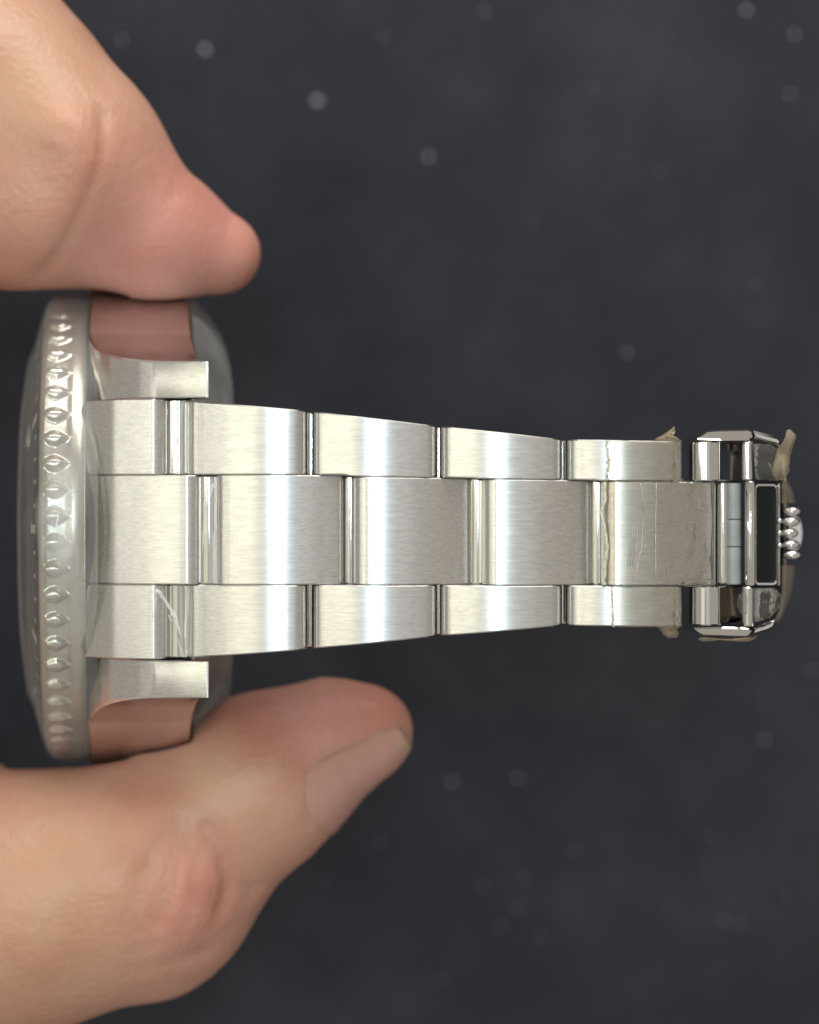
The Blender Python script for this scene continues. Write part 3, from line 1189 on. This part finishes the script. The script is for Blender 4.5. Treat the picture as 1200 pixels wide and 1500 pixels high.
def bez_sdf(p):
    q = p - CC
    a, u, y = q @ DA, q @ DU, q[..., 1]
    r = np.sqrt(u * u + y * y)
    return np.maximum(r - 22.15, np.abs(a - 2.4) - 4.5)


def surf_pt(px, py, f=None, z_hi=4.0):
    """where the sight line through a pixel meets the hand"""
    f = f or base_sdf
    zs = np.linspace(z_hi, -32, 600)
    pts = np.array([P(px, py, z) for z in zs])
    d = f(pts)
    i = np.argmax(d < 0)
    return pts[i] if d[i] < 0 else None


CREASE = []


def crease(px_pts, depth, width, n=12):
    p = np.array(px_pts, float)
    s = np.concatenate([[0], np.cumsum(np.linalg.norm(np.diff(p, axis=0), axis=1))])
    line = []
    for t in np.linspace(0, s[-1], n):
        q = surf_pt(float(np.interp(t, s, p[:, 0])), float(np.interp(t, s, p[:, 1])))
        if q is not None:
            line.append(q)
    CREASE.append((np.array(line), depth, width))


# joint folds of the thumb and the bend of the index finger
crease([(262, 1205), (228, 1245), (205, 1290), (195, 1340), (200, 1395)], 0.42, 1.0)
crease([(268, 1225), (250, 1265), (240, 1310), (232, 1350)], 0.52, 0.8)
crease([(300, 1215), (325, 1250), (335, 1290), (325, 1330)], 0.45, 0.8)
crease([(335, 1262), (352, 1290), (372, 1306)], 0.40, 0.9)
crease([(285, 1250), (280, 1300), (268, 1350)], 0.28, 0.8)
crease([(200, 1420), (250, 1412), (300, 1395)], 0.22, 1.0)
crease([(222, 1270), (217, 1330), (222, 1385)], 0.32, 0.6)
crease([(240, 1100), (250, 1122), (252, 1150)], 0.10, 0.6)
crease([(150, 165), (150, 205), (143, 240), (125, 285), (95, 345), (62, 402)], 0.32, 0.7)
# soft swellings (negative depth) at the joint
crease([(285, 1290), (270, 1340)], -0.6, 2.4)
crease([(100, 190), (122, 230), (100, 290), (60, 350)], -0.7, 2.2)
crease([(450, 1205), (462, 1155), (495, 1100), (540, 1066), (592, 1048)], 0.16, 0.8)


def hand_sdf(p):
    d = base_sdf(p)
    for (line, depth, w) in CREASE:
        lo, hi = line.min(0) - 5 * w, line.max(0) + 5 * w
        m = np.all((p > lo) & (p < hi), axis=-1)
        if not m.any():
            continue
        q = p[m]
        best = np.full(len(q), 1e9)
        for i in range(len(line) - 1):
            s, _ = seg_dist(q, line[i], line[i + 1])
            best = np.minimum(best, s)
        d[m] += depth * np.exp(-(best / w) ** 2)
    c = case_sdf(p)
    d = smax(d, -c, 0.5)
    d = smax(d, -bez_sdf(p), 2.5)
    return d


def surface_nets(fn, lo, hi, h):
    nx, ny, nz = [int(math.ceil((hi[i] - lo[i]) / h)) + 1 for i in range(3)]
    xs = lo[0] + h * np.arange(nx)
    ys = lo[1] + h * np.arange(ny)
    zs = lo[2] + h * np.arange(nz)
    # a coarse pass tells which slabs of points need the exact value
    st = 4
    cx, cy, cz = xs[::st], ys[::st], zs[::st]
    cg = np.stack(np.meshgrid(cx, cy, cz, indexing='ij'), -1)
    cd = fn(cg.reshape(-1, 3)).reshape(cg.shape[:3])
    full = np.repeat(np.repeat(np.repeat(cd, st, 0), st, 1), st, 2)[:nx, :ny, :nz].copy()
    near = np.abs(full) < st * h * 2.2
    I = np.argwhere(near)
    pts = np.stack([xs[I[:, 0]], ys[I[:, 1]], zs[I[:, 2]]], -1)
    vals = np.empty(len(pts))
    for s in range(0, len(pts), 400000):
        vals[s:s + 400000] = fn(pts[s:s + 400000])
    D = full
    D[near] = vals
    ins_ = D < 0
    cnt = np.zeros((nx - 1, ny - 1, nz - 1), int)
    acc = np.zeros((nx - 1, ny - 1, nz - 1, 3))
    corners = [(i, j, k) for i in (0, 1) for j in (0, 1) for k in (0, 1)]

    def sl(c):
        return (slice(c[0], nx - 1 + c[0]), slice(c[1], ny - 1 + c[1]), slice(c[2], nz - 1 + c[2]))
    for c in corners:
        for ax in range(3):
            if c[ax]:
                continue
            c2 = list(c)
            c2[ax] = 1
            A, B = D[sl(c)], D[sl(c2)]
            m = (A < 0) != (B < 0)
            t = np.where(m, A / np.where(m, A - B, 1), 0)
            cnt += m
            for q in range(3):
                base = c[q]
                acc[..., q] += np.where(m, base + (t if q == ax else 0), 0)
    cell = cnt > 0
    ids = -np.ones(cell.shape, int)
    ci = np.argwhere(cell)
    ids[cell] = np.arange(len(ci))
    V = (ci + acc[cell] / cnt[cell][:, None]) * h + np.array(lo)
    F = []
    for ax in range(3):
        o1, o2 = (ax + 1) % 3, (ax + 2) % 3
        s0 = [slice(None)] * 3
        s1 = [slice(None)] * 3
        s0[ax] = slice(0, -1)
        s1[ax] = slice(1, None)
        m = ins_[tuple(s0)] != ins_[tuple(s1)]
        E = np.argwhere(m)
        ok = (E[:, o1] > 0) & (E[:, o2] > 0)
        for q in range(3):
            ok &= E[:, q] < np.array(cell.shape)[q]
        E = E[ok]
        flip = ins_[tuple(E.T)]

        def g(d1, d2):
            e = E.copy()
            e[:, o1] -= d1
            e[:, o2] -= d2
            return ids[tuple(e.T)]
        Q = np.stack([g(1, 1), g(0, 1), g(0, 0), g(1, 0)], -1)
        Q[~flip] = Q[~flip][:, ::-1]
        F.append(Q)
    return V, np.concatenate(F)


V, F = surface_nets(hand_sdf, (-104, -52, -84), (4.5, 62, 2.5), 0.5)
for _ in range(2):
    d = hand_sdf(V)
    e = 0.05
    G = np.stack([hand_sdf(V + [e, 0, 0]) - d, hand_sdf(V + [0, e, 0]) - d, hand_sdf(V + [0, 0, e]) - d], -1) / e
    st = d[:, None] * G / (np.sum(G * G, 1)[:, None] + 0.05)
    V = V - np.clip(st, -0.3, 0.3)
print('hand', len(V), len(F))
hc = P(-300, 750, -25)
me = bpy.data.meshes.new('hand')
me.from_pydata(((V - hc) * MM).tolist(), [], F.tolist())
me.validate()
me.polygons.foreach_set('use_smooth', np.ones(len(me.polygons), bool))

# skin tint: yellow-pink with redder pads and joints, some light painted in
BASE = np.array([0.56, 0.305, 0.225])


def blob(colr, at, rad, amt):
    return (np.array(colr), np.array(at), rad, amt)


RED, PINK, PALE, YEL = (0.53, 0.165, 0.125), (0.61, 0.29, 0.245), (0.66, 0.45, 0.31), (0.58, 0.36, 0.215)  # PALE paints highlights into the thumb's skin
blobs = [blob((0.62, 0.36, 0.31), P(205, 420, -13), 5.0, .8), blob((0.62, 0.37, 0.30), P(200, 1092, -13), 5.0, .7),  # pink contact pads, lightened against shade so the case flanks mirror them brighter
         blob(RED, P(245, 300, -12), 5.2, .55), blob(RED, P(112, 215, -4), 3.6, .6), blob(RED, P(340, 360, -15), 4.0, .45), blob(RED, P(20, 350, -8), 4.0, .4),
         blob(PINK, P(200, 360, -9), 7.0, .9), blob(PINK, P(300, 360, -14), 5, .6), blob(YEL, P(30, 130, -5), 9, .8),
         blob(RED, P(205, 1140, -5), 5.0, .75), blob(RED, P(370, 1050, -9), 5.0, .65), blob(PINK, P(460, 1050, -10), 5.5, .8), blob(RED, P(560, 1030, -12), 4, .45),
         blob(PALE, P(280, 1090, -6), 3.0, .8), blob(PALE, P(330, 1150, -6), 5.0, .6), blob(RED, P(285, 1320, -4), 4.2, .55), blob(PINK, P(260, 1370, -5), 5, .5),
         blob(YEL, P(50, 1330, -4), 9, .6), blob(YEL, P(130, 1230, -4), 7, .4)]
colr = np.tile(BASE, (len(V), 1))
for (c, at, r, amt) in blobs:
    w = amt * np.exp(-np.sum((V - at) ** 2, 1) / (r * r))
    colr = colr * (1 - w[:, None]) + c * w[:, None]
att = me.attributes.new('tint', 'FLOAT_COLOR', 'POINT')
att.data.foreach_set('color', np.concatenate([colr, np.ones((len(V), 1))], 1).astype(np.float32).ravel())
me.materials.append(M_SKIN)
hand = bpy.data.objects.new('hand', me)
link_obj(hand, None, hc)
tag(hand, 'bare hand pinching the watch case between thumb below and bent index finger above', 'hand')


# nails: curved plates laid on the fingertips
def nail(name, centre, along, normal, length, half, lift, parent):
    along = along / np.linalg.norm(along)
    normal = normal - along * (normal @ along)
    normal = normal / np.linalg.norm(normal)
    side = np.cross(along, normal)
    nu, nv = 26, 22
    V, col = [], []
    for i in range(nu):
        s = -1 + 2 * i / (nu - 1)
        for j in range(nv):
            t = -1 + 2 * j / (nv - 1)
            ph = t * math.radians(half)
            k = math.sqrt(max(0, 1 - max(0, -s - .55) ** 2 * 3.0))
            ph *= k
            if s > .6:
                ph *= 1 - (s - .6) ** 2 * 0.55
            o = centre + along * s * length / 2
            dr = normal * math.cos(ph) + side * math.sin(ph)
            rs = np.linspace(0, 14, 281)
            pp = o + rs[:, None] * dr
            dd = base_sdf(pp)
            q = np.argmax(dd > 0)
            V.append(pp[q] + dr * (lift * (1 - 1.7 * abs(t) ** 4 - 2.2 * max(0.0, (-s - .7) / .3) ** 2) + (0.10 if s > .85 else 0)))
            f = min(max((s - .80) / .08, 0), 1)
            c0 = np.array([0.57, 0.31, 0.255]) * (1 - f) + np.array([0.58, 0.40, 0.27]) * f
            ed = max(0.0, (abs(t) - .62) / .38) ** 1.5
            ed = max(ed, min(1, max(0.0, (-s - .7) / .3)))
            col.append(c0 * (1 - ed) + np.array([0.53, 0.285, 0.21]) * ed)
    F = [(i * nv + j, i * nv + j + 1, (i + 1) * nv + j + 1, (i + 1) * nv + j) for i in range(nu - 1) for j in range(nv - 1)]
    o = mesh_obj(name, V, F, M_NAIL, parent, angle=180)
    a = o.data.attributes.new('tint', 'FLOAT_COLOR', 'POINT')
    a.data.foreach_set('color', np.concatenate([np.array(col), np.ones((len(col), 1))], 1).astype(np.float32).ravel())
    sd = o.modifiers.new('thickness', 'SOLIDIFY')
    sd.thickness = 0.00035
    sd.offset = -1
    return o


t_al = P(575, 1068, Zt) - P(440, 1130, Zt)
nail('fingernail', P(512, 1090, Zt - 2), t_al, np.array([0.42, -0.66, 0.62]), 10.8, 56, 0.14, hand)
i_al = P(345, 385, Zi - 4) - P(230, 330, Zi - 4)
nail('fingernail', P(292, 354, Zi - 6), i_al, np.array([0.45, 0.75, -0.55]), 9.5, 45, 0.15, hand)
